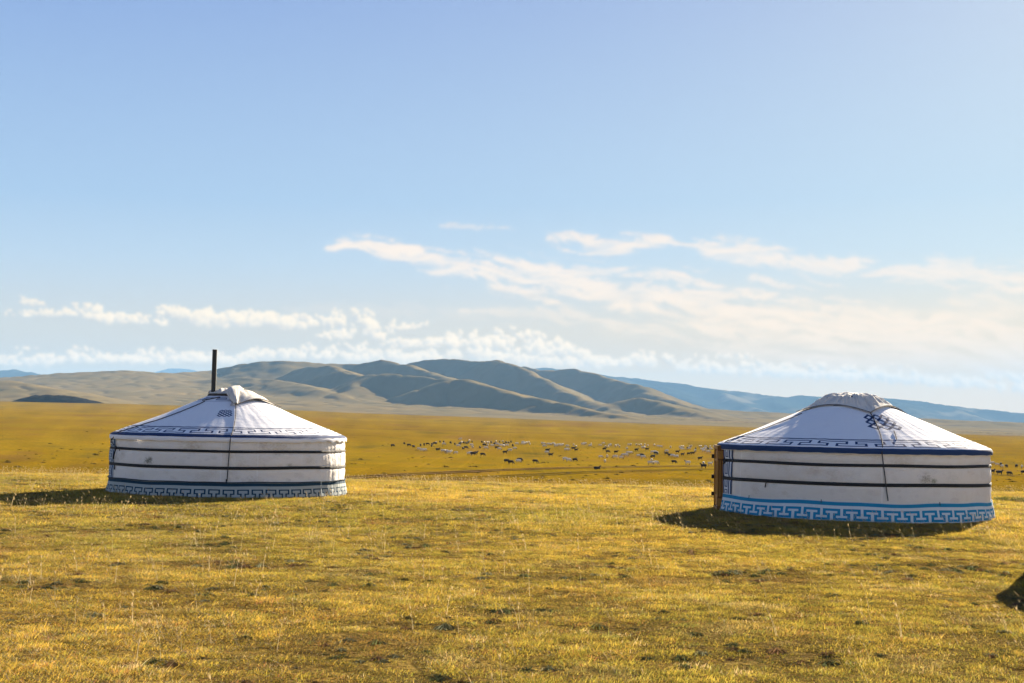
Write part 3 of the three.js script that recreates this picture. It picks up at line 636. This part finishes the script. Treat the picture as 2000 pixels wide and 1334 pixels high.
// yurt on the left: crown cloth folded back, stove pipe through the crown
const left = makeYurt({
  seed: 1, meanders: 50, belts: [1.09, 0.70], wallColour: '#ebe6e0', roofColour: '#ececf0', pleat: 1, scallop: 1, hem: 0.13, topBand: true, knot: [-0.09, 1.62, 0.24], roofSeams: [],
  skirtGround: '#a9b0ae', skirtBlue: TEAL, skirtN: 14, skirtLine: 16, dirt: true, sag: 0.2, seams: [-0.07, 0.22, 0.9],
  stains: [[-0.7, 0.9, 13, '#4b4a3a'], [-0.68, 0.95, 6, '#2f3024'], [0.5, 0.84, 9, '#8d8676'], [-0.3, 1.25, 30, '#b5a58c'], [0.4, 1.25, 34, '#b8a88f'], [0.2, 0.42, 30, '#b3a58f']],
  ropes: [[0.09, 0.0, -0.015]], roofRopes: [],
  extra(root, { onWall, roofAt, tube }) {
    // printed strip beside the hidden doorway
    const trim = canvasTexture(64, 512, (g, w, h) => { g.fillStyle = '#b9c6cc'; g.fillRect(0, 0, w, h); g.fillStyle = BLUE; g.fillRect(4, 0, 8, h); g.fillRect(w - 12, 0, 8, h); g.save(); g.translate(w, 0); g.rotate(Math.PI / 2); tMeander(g, 0, h, 20, 44, 7, 6, '#1b3763'); g.restore(); });
    mesh('door_trim', grid(8, 30, (u, v) => onWall(-1.5 + u * 0.28, 0.36 + v * 0.95, 0.012), (u, v) => [u, v]), std({ map: trim }), root);
    // slack cord from the crown down the left of the roof, tied to the upper belt
    const line = Array.from({ length: 12 }, (_, i) => roofAt(lerp(-0.75, -1.23, i / 11), lerp(2.35, 0.02, i / 11), 0.015));
    tube([...line, onWall(-1.27, 1.24, 0.09), onWall(-1.2, 1.17, 0.08), onWall(-1.16, 1.09, 0.05)], 0.011, 'rope');
    tube([onWall(-1.17, 1.11, 0.05), onWall(-1.175, 1.0, 0.05), onWall(-1.19, 0.88, 0.05), onWall(-1.2, 0.82, 0.04)], 0.02, 'rope_end', black);
    tube([onWall(-1.14, 1.09, 0.05), onWall(-1.09, 1.08, 0.05), onWall(-1.075, 1.02, 0.05)], 0.011, 'rope_end', black);
    mesh('buckle', new RoundedBoxGeometry(0.045, 0.12, 0.02, 2, 0.006).rotateY(-1.17).translate(...onWall(-1.17, 0.63, 0.03)), black, root);
    mesh('toggle', new THREE.CapsuleGeometry(0.014, 0.07, 4, 8).translate(...onWall(-0.02, 0.40, 0.03)), black, root);
    // third belt, along the top of the skirt
    mesh('belt', grid(300, 8, (u, v) => { const phi = (u * 2 - 1) * Math.PI, a = v * 2 * Math.PI; return onWall(phi, 0.372 + 0.018 * noise(phi * 3.2 + 13.7, 7) + Math.sin(a) * 0.012, 0.04 + Math.cos(a) * 0.01); }), std({ color: RGB(0.012, 0.03, 0.05) }), root);
  },
  crown(root, { roofAt, tube }) {
    const pipe = mesh('stove_pipe', mergeGeometries([new THREE.CylinderGeometry(0.062, 0.062, 1.5, 28, 1, true), new THREE.CylinderGeometry(0.056, 0.056, 1.5, 28, 1, true), new THREE.TorusGeometry(0.06, 0.006, 6, 28).rotateX(Math.PI / 2).translate(0, 0.75, 0)].map((g) => g.toNonIndexed())), std({ color: RGB(0.02, 0.022, 0.02), roughness: 0.6 }), root);
    pipe.position.set(-0.47, 2.8, 0.1);
    mesh('pipe_collar', new THREE.CylinderGeometry(0.1, 0.13, 0.03, 20).translate(-0.47, 2.44, 0.1), std({ color: RGB(0.05, 0.045, 0.04) }), root);
    // cloth over the right half of the crown, its free edge rolled back
    const edge = -0.12;
    const cloth = grid(70, 70, (u, v) => {
      // u runs from the folded edge to the right-hand corner, v from the front corner to the back corner
      const b = (v - 0.5) * 2, reach = 1 - Math.abs(b), a = lerp(edge + 0.22 * (1 - Math.abs(b)) * 0, reach * 1.32 + 0.0, u), x = a + 0.12 * (b > 0 ? 1 : 0.6) * (1 - u), z = -b * 1.28;
      const r = Math.hypot(x, z), near = Math.exp(-u * 5.5);
      let y = capHeight(r);
      y += 0.02 * near * Math.exp(-((b / 0.6) ** 2)) * (1 + 0.5 * noise(b * 5, 3)) + 0.02 * near;
      y += 0.035 * noise(u * 4 + b * 3, b * 6 + u * 5) * sstep(1.2, 0.2, r) + 0.03 * Math.sin(u * 20 + b * 7) * Math.exp(-u * 2.2) * reach;
      return [x - 0.05 * near * Math.sin(b * 9), y, z];
    }, (u, v) => [u, v]);
    const cap = mesh('crown_cover', cloth, capMat, root);
    // the loose flap thrown over the left of the crown
    mesh('crown_flap', grid(30, 24, (u, v) => {
      const x = lerp(-0.58, 0.1, u), w = 0.1 + 0.36 * u, z = 0.1 + (v - 0.5) * 2 * w + 0.12 * u, r = Math.hypot(x, z);
      const drop = 0.16 * Math.pow(v, 3) * (0.6 + 0.5 * u);
      return [x, H_TOP + 0.08 + 0.14 * Math.sqrt(u) - drop + 0.035 * noise(u * 5, v * 3 + 4) + 0.02 * Math.sin(u * 14 + v * 4), z];
    }), capMat, root);
    // the rolled fold hanging down to the front corner
    const fold = new THREE.CatmullRomCurve3([[0.22, 2.57, -0.1], [0.1, 2.57, 0.22], [0.04, 2.48, 0.6], [0.07, 2.35, 0.92], [0.12, 2.19, 1.22]].map((p) => new THREE.Vector3(...p)));
    mesh('crown_fold', grid(24, 40, (u, v) => {
      const p = fold.getPoint(v), a = u * 2 * Math.PI, R = (0.14 * Math.pow(Math.sin(Math.PI * clamp(v * 0.8 + 0.16)), 0.9) + 0.012) * (1 + 0.35 * noise(Math.cos(a) * 2 + 5, Math.sin(a) * 2 + v * 4));
      return [p.x + Math.cos(a) * R, p.y + Math.sin(a) * R * 0.6 + 0.01, p.z + 0.1 * R * Math.sin(a)];
    }), capMat, root);
    // cords along the cloth's lower edges
    tube(Array.from({ length: 12 }, (_, i) => { const t = i / 11, x = lerp(0.1, 1.3, t), z = lerp(1.26, 0.0, t), r = Math.hypot(x, z); return [x, capHeight(r) + 0.02, z]; }), 0.012, 'rope', std({ color: RGB(0.16, 0.14, 0.12) }));
    tube(Array.from({ length: 6 }, (_, i) => roofAt(lerp(-0.9, -0.4, i / 5), lerp(2.4, 2.62, i / 5), 0.02)), 0.012, 'rope');
  },
});
left.position.set(YURTS[0][0], EYE - 1.675, YURTS[0][1]);
left.rotation.set(0, Math.atan2(-YURTS[0][0], -YURTS[0][1]), 0);
left.scale.set(0.952, 1, 0.952);
left.rotation.order = 'ZYX'; left.rotation.z = -0.02;
left.rotation.y = Math.atan2(-YURTS[0][0], -YURTS[0][1]);
tag(left, 'white round felt yurt with black stove pipe and folded crown cloth, on the left', 'yurt', 'yurts on the steppe');

// yurt on the right: crown fully covered, wooden door at its left edge, bright blue skirt
const makeDoor = (root, wallR, phi) => {
  const door = new THREE.Group(); door.name = 'door'; root.add(door);
  door.position.set(Math.sin(phi) * (wallR(phi, 0.7) - 0.08), 0, Math.cos(phi) * (wallR(phi, 0.7) - 0.08)); door.rotation.y = phi;
  const box = (name, w, h, d, x, y, z, m = wood, b = 0.008) => mesh(name, new RoundedBoxGeometry(w, h, d, 2, b).translate(x, y, z), m, door);
  const dark = std({ map: woodMap, color: RGB(0.55, 0.42, 0.3), roughness: 0.75 }), pale = std({ map: woodMap, color: RGB(1.1, 1.05, 0.9), roughness: 0.65 });
  box('jamb', 0.09, 1.42, 0.2, -0.5, 0.66, 0.06); box('jamb', 0.09, 1.42, 0.2, 0.5, 0.66, 0.06, dark);
  box('lintel', 1.08, 0.09, 0.21, 0, 1.34, 0.062); box('threshold', 1.08, 0.1, 0.21, 0, 0.0, 0.062);
  box('door_leaf', 0.9, 1.25, 0.05, 0, 0.67, 0.08, dark);
  for (const x of [-0.33, -0.11, 0.11, 0.33]) { box('door_batten', 0.08, 0.78, 0.045, x, 0.68, 0.115); box('door_panel', 0.17, 0.2, 0.04, x, 1.17, 0.112, pale); box('door_panel', 0.17, 0.18, 0.04, x, 0.16, 0.112, pale); }
  box('door_rail', 0.9, 0.05, 0.05, 0, 1.05, 0.117, pale); box('door_rail', 0.9, 0.05, 0.05, 0, 0.27, 0.117, pale);
  for (const z of [-0.01, 0.045, 0.1, 0.15]) box('jamb_batten', 0.02, 0.78, 0.032, 0.553, 0.68, z);
  for (const y of [1.18, 0.16]) { box('jamb_block', 0.02, 0.17, 0.18, 0.553, y, 0.062, pale); box('jamb_rail', 0.026, 0.035, 0.19, 0.555, y > 0.5 ? 1.08 : 0.27, 0.062, dark); }
  for (const y of [1.13, 0.68, 0.3]) box('hinge', 0.05, 0.09, 0.07, -0.5, y, 0.185, black);
  return door;
};
const right = makeYurt({
  seed: 4, meanders: 46, belts: [1.09, 0.70], wallColour: '#dfd9d2', roofColour: '#eaeaee', pleat: 0.35, scallop: 0, hem: 0.0, topBand: true, knot: [0.38, 1.6, 0.46], roofSeams: [0.52, 0.85, -1.1],
  skirtGround: '#ccd5da', skirtBlue: SKYB, skirtN: 11, skirtLine: 27, dirt: false, sag: 1, seams: [-0.9, 0.2], door: -1.40,
  stains: [[0.52, 0.91, 15, '#7d766b'], [0.585, 0.87, 8, '#4c5038'], [-0.5, 1.2, 30, '#b9aa98'], [0.35, 1.25, 30, '#b9aa98']],
  ropes: [[0.33, 0.2, 0.24]], roofRopes: [[-0.98, -1.22, 2.0, 0.02], [0.42, 0.36, 1.1, 0.62]],
  extra(root, { onWall, tube, wallR }) {
    const trim = canvasTexture(128, 512, (g, w, h) => {
      g.fillStyle = '#c5ccd6'; g.fillRect(0, 0, w, h); g.fillStyle = BLUE; g.fillRect(0, 0, 20, h); g.fillRect(w - 15, 0, 15, h); g.fillRect(w - 44, 0, 12, h);
      g.strokeStyle = BLUE; g.lineWidth = 9; for (const [y0, y1] of [[20, 96], [150, 280], [330, 420], [455, 520]]) { g.strokeRect(34, y0, 38, y1 - y0); g.beginPath(); g.moveTo(53, y0 + 24); g.lineTo(53, y1 - 4); g.stroke(); }
    });
    mesh('door_trim', grid(10, 30, (u, v) => onWall(-1.2 + u * 0.18, 0.34 + v * 1.0, 0.012), (u, v) => [u, v]), std({ map: trim }), root);
    makeDoor(root, wallR, -1.40);
    tube([onWall(-0.62, 0.70, 0.04), onWall(-0.625, 0.63, 0.04), onWall(-0.63, 0.57, 0.035)], 0.013, 'rope_end', black);
    tube([onWall(-1.12, 1.10, 0.04), onWall(-1.13, 1.05, 0.05), onWall(-1.16, 1.0, 0.04)], 0.02, 'rope_end', black);
    for (const p of [-0.78, -0.2, 0.62]) tube([onWall(p, 0.385, 0.045), onWall(p, 0.32, 0.06)], 0.008, 'skirt_tie', std({ color: RGB(0.02, 0.06, 0.09) }));
  },
  crown(root, { roofAt, tube }) {
    const turn = 0.32, reach = 1.3, ct = Math.cos(turn), st = Math.sin(turn);
    const place = (a, b) => { const x0 = (a - b) * reach / 2, z0 = (a + b) * reach / 2; return [x0 * ct + z0 * st, z0 * ct - x0 * st]; };
    const cap = mesh('crown_cover', grid(90, 90, (u, v) => {
      const a = u * 2 - 1, b = v * 2 - 1, [x, z] = place(a, b), r = Math.hypot(x, z), th = Math.atan2(x, z);
      const folds = sstep(0.1, 0.7, r) * (0.045 * noise(th * 6 + 2, r * 1.2) + 0.035 * noise(th * 15, r * 1.5 + 5)) + 0.03 * noise(x * 3, z * 3 + 8) + 0.02 * noise(x * 8 + 4, z * 5);
      const e = Math.min(1 - Math.abs(a), 1 - Math.abs(b)), roof = roofCone(r) + 0.03;
      return [x, lerp(roof, Math.max(roof, capHeight(r)), sstep(0, 0.42, e)) + folds * sstep(0, 0.3, e), z];
    }, (u, v) => [u, v]), capMat, root);
    const edge = std({ color: RGB(0.1, 0.1, 0.11) });
    const along = (f) => Array.from({ length: 16 }, (_, i) => { const [x, z] = place(...f(i / 15)); return [x, roofCone(Math.hypot(x, z)) + 0.045, z]; });
    tube(along((t) => [1, 1 - 2 * t]), 0.011, 'rope', edge); tube(along((t) => [1 - 2 * t, 1]), 0.008, 'rope', edge);
  },
});
right.position.set(YURTS[1][0], EYE - 1.88, YURTS[1][1]);
right.scale.set(0.95, 1, 0.95);
right.rotation.order = 'ZYX'; right.rotation.z = -0.02;
right.rotation.y = Math.atan2(-YURTS[1][0], -YURTS[1][1]);
tag(right, 'white round yurt with wooden door and bright blue patterned skirt, on the right', 'yurt', 'yurts on the steppe');

// a third yurt, beyond the right edge of the picture, whose shadow falls into it
const third = right.clone(); third.name = numbered('yurt'); scene.add(third);
third.position.set(YURTS[2][0], terrain(YURTS[2][0], YURTS[2][1]), YURTS[2][1]); third.rotation.y = 0.6; third.scale.set(1, 1, 1);
tag(third, 'white yurt outside the right edge, casting the shadow in the lower right corner', 'yurt', 'yurts on the steppe');

// ───────────────────────── the flock ─────────────────────────
function bodyMesh(caps, res, size, centre, colour) {                 // one skin over tapered capsules [a, b, ra, rb]
  const mc = new MarchingCubes(res, std({}), false, false, 40000), n = mc.size, half = size / 2;
  const V = (p) => new THREE.Vector3(...p), list = caps.map(([a, b, ra, rb]) => ({ a: V(a), d: V(b).sub(V(a)), ra, rb }));
  const p = new THREE.Vector3(), q = new THREE.Vector3();
  for (let k = 0; k < n; k++) for (let j = 0; j < n; j++) for (let i = 0; i < n; i++) {
    p.set((i - n / 2) / (n / 2) * half + centre[0], (j - n / 2) / (n / 2) * half + centre[1], (k - n / 2) / (n / 2) * half + centre[2]);
    let s = 0;
    for (const c of list) { q.copy(p).sub(c.a); const t = clamp(q.dot(c.d) / Math.max(c.d.lengthSq(), 1e-9)); const dist = q.addScaledVector(c.d, -t).length() - lerp(c.ra, c.rb, t); s += Math.exp(-dist * 42); }
    mc.field[k * n * n + j * n + i] = s > 1e-30 ? Math.log(s) / 42 : -1;
  }
  mc.isolation = 0; mc.update();
  const cnt = mc.count, P = new Float32Array(cnt * 3), N = new Float32Array(cnt * 3), C = new Float32Array(cnt * 3);
  for (let i = 0; i < cnt; i++) {
    for (let c = 0; c < 3; c++) { P[i * 3 + c] = mc.positionArray[i * 3 + c] * half + centre[c]; N[i * 3 + c] = mc.normalArray[i * 3 + c]; }
    C.set(colour(P[i * 3], P[i * 3 + 1], P[i * 3 + 2]), i * 3);
  }
  const g = new THREE.BufferGeometry();
  g.setAttribute('position', new THREE.BufferAttribute(P, 3)); g.setAttribute('normal', new THREE.BufferAttribute(N, 3)); g.setAttribute('color', new THREE.BufferAttribute(C, 3));
  return g;
}
// head towards +x
const legs = (f = 1) => [[0.36, 0.11], [0.30, -0.11], [-0.34, 0.11], [-0.30, -0.11]].flatMap(([x, z], i) => i < 2
  ? [[[x, 0.5, z], [x + 0.01, 0.27, z], 0.085, 0.04], [[x + 0.01, 0.27, z], [x + 0.015, 0.02, z], 0.035, 0.028]]
  : [[[x + 0.04, 0.5, z], [x + 0.06, 0.36, z], 0.12, 0.06], [[x + 0.06, 0.36, z], [x - 0.05, 0.24, z], 0.05, 0.036], [[x - 0.05, 0.24, z], [x, 0.02, z], 0.034, 0.028]]);
const trunk = [[[0.32, 0.57, 0], [-0.02, 0.55, 0], 0.19, 0.235], [[-0.02, 0.55, 0], [-0.36, 0.58, 0], 0.235, 0.2], [[-0.44, 0.62, 0], [-0.54, 0.46, 0], 0.07, 0.06]];
const ears = (x, y) => [[[x, y, 0.05], [x - 0.04, y - 0.03, 0.15], 0.03, 0.018], [[x, y, -0.05], [x - 0.04, y - 0.03, -0.15], 0.03, 0.018]];
const poses = {
  graze: [...trunk, ...legs(), [[0.38, 0.58, 0], [0.62, 0.34, 0], 0.14, 0.09], [[0.63, 0.30, 0], [0.74, 0.10, 0], 0.085, 0.045], ...ears(0.62, 0.33)],
  stand: [...trunk, ...legs(), [[0.38, 0.62, 0], [0.56, 0.84, 0], 0.13, 0.085], [[0.57, 0.87, 0], [0.76, 0.79, 0], 0.08, 0.045], ...ears(0.56, 0.90)],
  lie: [[[0.3, 0.24, 0], [-0.36, 0.24, 0], 0.2, 0.24], [[0.34, 0.3, 0], [0.52, 0.52, 0], 0.13, 0.085], [[0.54, 0.56, 0], [0.7, 0.5, 0], 0.08, 0.045], [[0.3, 0.07, 0.14], [0.54, 0.05, 0.16], 0.06, 0.04], [[-0.2, 0.08, 0.2], [-0.42, 0.06, 0.22], 0.09, 0.05], ...ears(0.54, 0.58)],
};
const skin = (dark) => (x, y, z) => {
  if (dark) return [0.022 + 0.01 * noise(x * 9, y * 9), 0.016, 0.013];
  const head = x > 0.52, leg = y < 0.28 && x < 0.5, k = 0.9 + 0.2 * noise(x * 14, y * 14 + z * 5);
  return head ? [0.26 * k, 0.2 * k, 0.14 * k] : leg ? [0.25, 0.2, 0.15] : [0.86 * k, 0.76 * k, 0.62 * k];
};
const flesh = std({ vertexColors: true, roughness: 1, side: THREE.FrontSide });
const bodies = {};
for (const k of Object.keys(poses)) for (const dark of [0, 1]) bodies[k + dark] = bodyMesh(poses[k], 44, 1.7, [0.06, 0.52, 0], skin(dark));
// w/W white grazing (W: seen end-on), d/D dark grazing, s dark with head up, l white with head up, k dark and lying
const strips = [
  [750, 850, 16.67, 'd280,345 D660,270 d810,335 D960,375 D1190,330 D1310,310 d1420,290 D1565,300 d1650,275 W1700,235 D1825,215 D1550,350 w1140,465 w1240,505 w1320,495 k1755,440'],
  [860, 850, 16.67, 'D110,220 w115,295 D335,250 D475,290 w650,130 W695,230 D620,285 D665,270 D765,250 D850,260 W945,185 D910,235 D1035,210 w585,350 w1015,320 W1045,395 d830,410 D740,440 w90,530 W150,520 W225,535 w275,575 W360,540 w505,585 w930,610 w1000,600 d1060,625 s1155,590 d1375,645 D1355,220 W1435,240 W1520,235 W1575,240 D1655,230 d1430,325 W1540,325 D1290,400 w1485,430 w1690,340 d1785,285 w1855,300 W1815,210 D1930,205 s1835,410 w1920,465 w1975,340'],
  [970, 850, 16.67, 'W195,200 D240,275 D310,240 D390,240 D470,215 W230,345 w335,335 D525,340 w660,275 w590,435 w430,505 s270,575 w860,225 w850,280 W900,260 W940,265 W985,240 W1045,235 W1080,290 d325,865 d460,910 d750,830 w710,868 d1255,870'],
  [1050, 855, 16.67, 'W130,175 w200,190 w220,280 w355,215 W435,215 w515,190 W560,215 w590,265 W635,245 w720,225 w760,245 W790,225 W830,225 w965,280 w930,395 w985,385 W1170,240 W1255,285 s1165,360 s1255,405 w1475,215 w1535,190 W1745,195 w1715,255 s325,420 w295,490 s425,570 w895,715 w1010,755 d1210,740 k1940,985'],
  [1160, 855, 16.67, 'w195,240 w305,175 W375,295 s345,370 W470,295 w515,245 W550,220 W705,270 W775,235 W830,285 d450,460 s720,475 W1075,355 w1140,225 W1205,215 W1385,220 W1465,230 W1535,230 W1655,225 W1755,260 W1580,325 W1645,315 s1385,405 s1730,380 w1110,505 w1200,500 w960,575 w1040,575 w220,635 W430,625 w695,645 w885,660 W360,780 w1445,590 d1550,575 w1605,650'],
  [1270, 855, 15.385, 'W125,220 w230,250 w310,270 W610,285 W880,275 W935,265 W990,265 w935,330 w985,340 w65,440 w140,425 d165,475 W215,470 d80,580 W45,690 w165,780 w5,780 w495,410 d485,480 d600,535 w675,560 w760,580 W810,565 s820,430 s970,510 s1160,490 s1280,475 W1350,395 D1370,330 W1185,260 W1240,250 D1125,315 w1170,335 W1480,255 W1525,255 w1665,265 w1545,350 W1605,335 w1650,335 d1710,330 w1605,390 W1800,270 W1910,270 w1820,345 w1745,430 s1495,635 d715,745 l1130,785 W1600,790 s1605,885 l1800,805 D1985,490 D1985,570'],
  [1900, 860, 9.53, 'D305,410 w365,430 W318,460 w455,455 D525,450 W545,490 D628,490 D813,490 W915,500 s367,595 s495,622 d678,625 d945,612'],
];
{
  const r = rng(99), all = [];
  for (const [x0, y0, s, text] of strips) for (const item of text.split(' ')) {
    const [u, v] = item.slice(1).split(',').map(Number), t = item[0];
    all.push({ t, px: x0 + u / s, py: y0 + v / s + 2.6, dark: 'dDsk'.includes(t) });
  }
  const zoneOf = (a) => a.px < 865 ? 'left end of flock' : a.px < 945 ? 'left of the flock gap' : a.px < 1045 ? 'left-centre cluster' : a.px < 1140 ? 'flock centre' : a.px < 1225 ? 'just right of flock centre' : a.px < 1310 ? 'right-centre of the flock' : a.px < 1420 ? 'beside the wooden door' : 'right of the right yurt';
  const rowOf = (a) => a.py < (a.px > 1420 ? 915 : 875) ? 'far' : a.py < (a.px > 1420 ? 950 : 888) ? 'middle' : 'near';
  const nth = ['first', 'second', 'third', 'fourth', 'fifth', 'sixth', 'seventh', 'eighth', 'ninth', 'tenth', 'eleventh', 'twelfth', 'thirteenth', 'fourteenth', 'fifteenth', 'sixteenth', 'seventeenth', 'eighteenth', 'nineteenth', 'twentieth'];
  const counts = new Map();
  all.sort((a, b) => a.px - b.px);
  for (const a of all) { a.key = [rowOf(a), zoneOf(a), a.dark].join(); counts.set(a.key, (counts.get(a.key) ?? 0) + 1); }
  const seen = new Map();
  for (const a of all) {
    const p = groundHit(a.px, a.py), pose = a.t === 'k' ? 'lie' : 'sl'.includes(a.t) ? 'stand' : 'graze', kind = a.dark ? 'goat' : 'sheep';
    const o = mesh(kind, bodies[pose + (a.dark ? 1 : 0)], flesh), yaw = 'WD'.includes(a.t) ? (r() < 0.5 ? 1 : -1) * (1.1 + 0.6 * r()) : (r() - 0.5) * 0.9;
    o.position.set(p.x, p.y + 0.02, p.z);
    o.rotation.y = r() < 0.12 ? yaw + Math.PI : yaw;
    o.scale.setScalar(0.76 * (0.92 + 0.2 * r()));
    const i = seen.get(a.key) ?? 0; seen.set(a.key, i + 1);
    const colour = a.dark ? 'dark' : 'white', does = pose === 'lie' ? 'lying down' : pose === 'stand' ? 'with head up' : 'grazing';
    const which = counts.get(a.key) > 1 ? `${nth[i]} ${colour} ${kind} from left, ${does},` : `only ${colour} ${kind}, ${does},`;
    tag(o, a.t === 'k' && a.px > 1100 ? 'black goat lying on the edge of the brown dirt track' : `${which} ${rowOf(a)} row, ${zoneOf(a)}`, kind, a.dark ? 'dark goats grazing on the plain' : 'white sheep grazing on the plain');
  }
}

renderer.render(scene, camera);
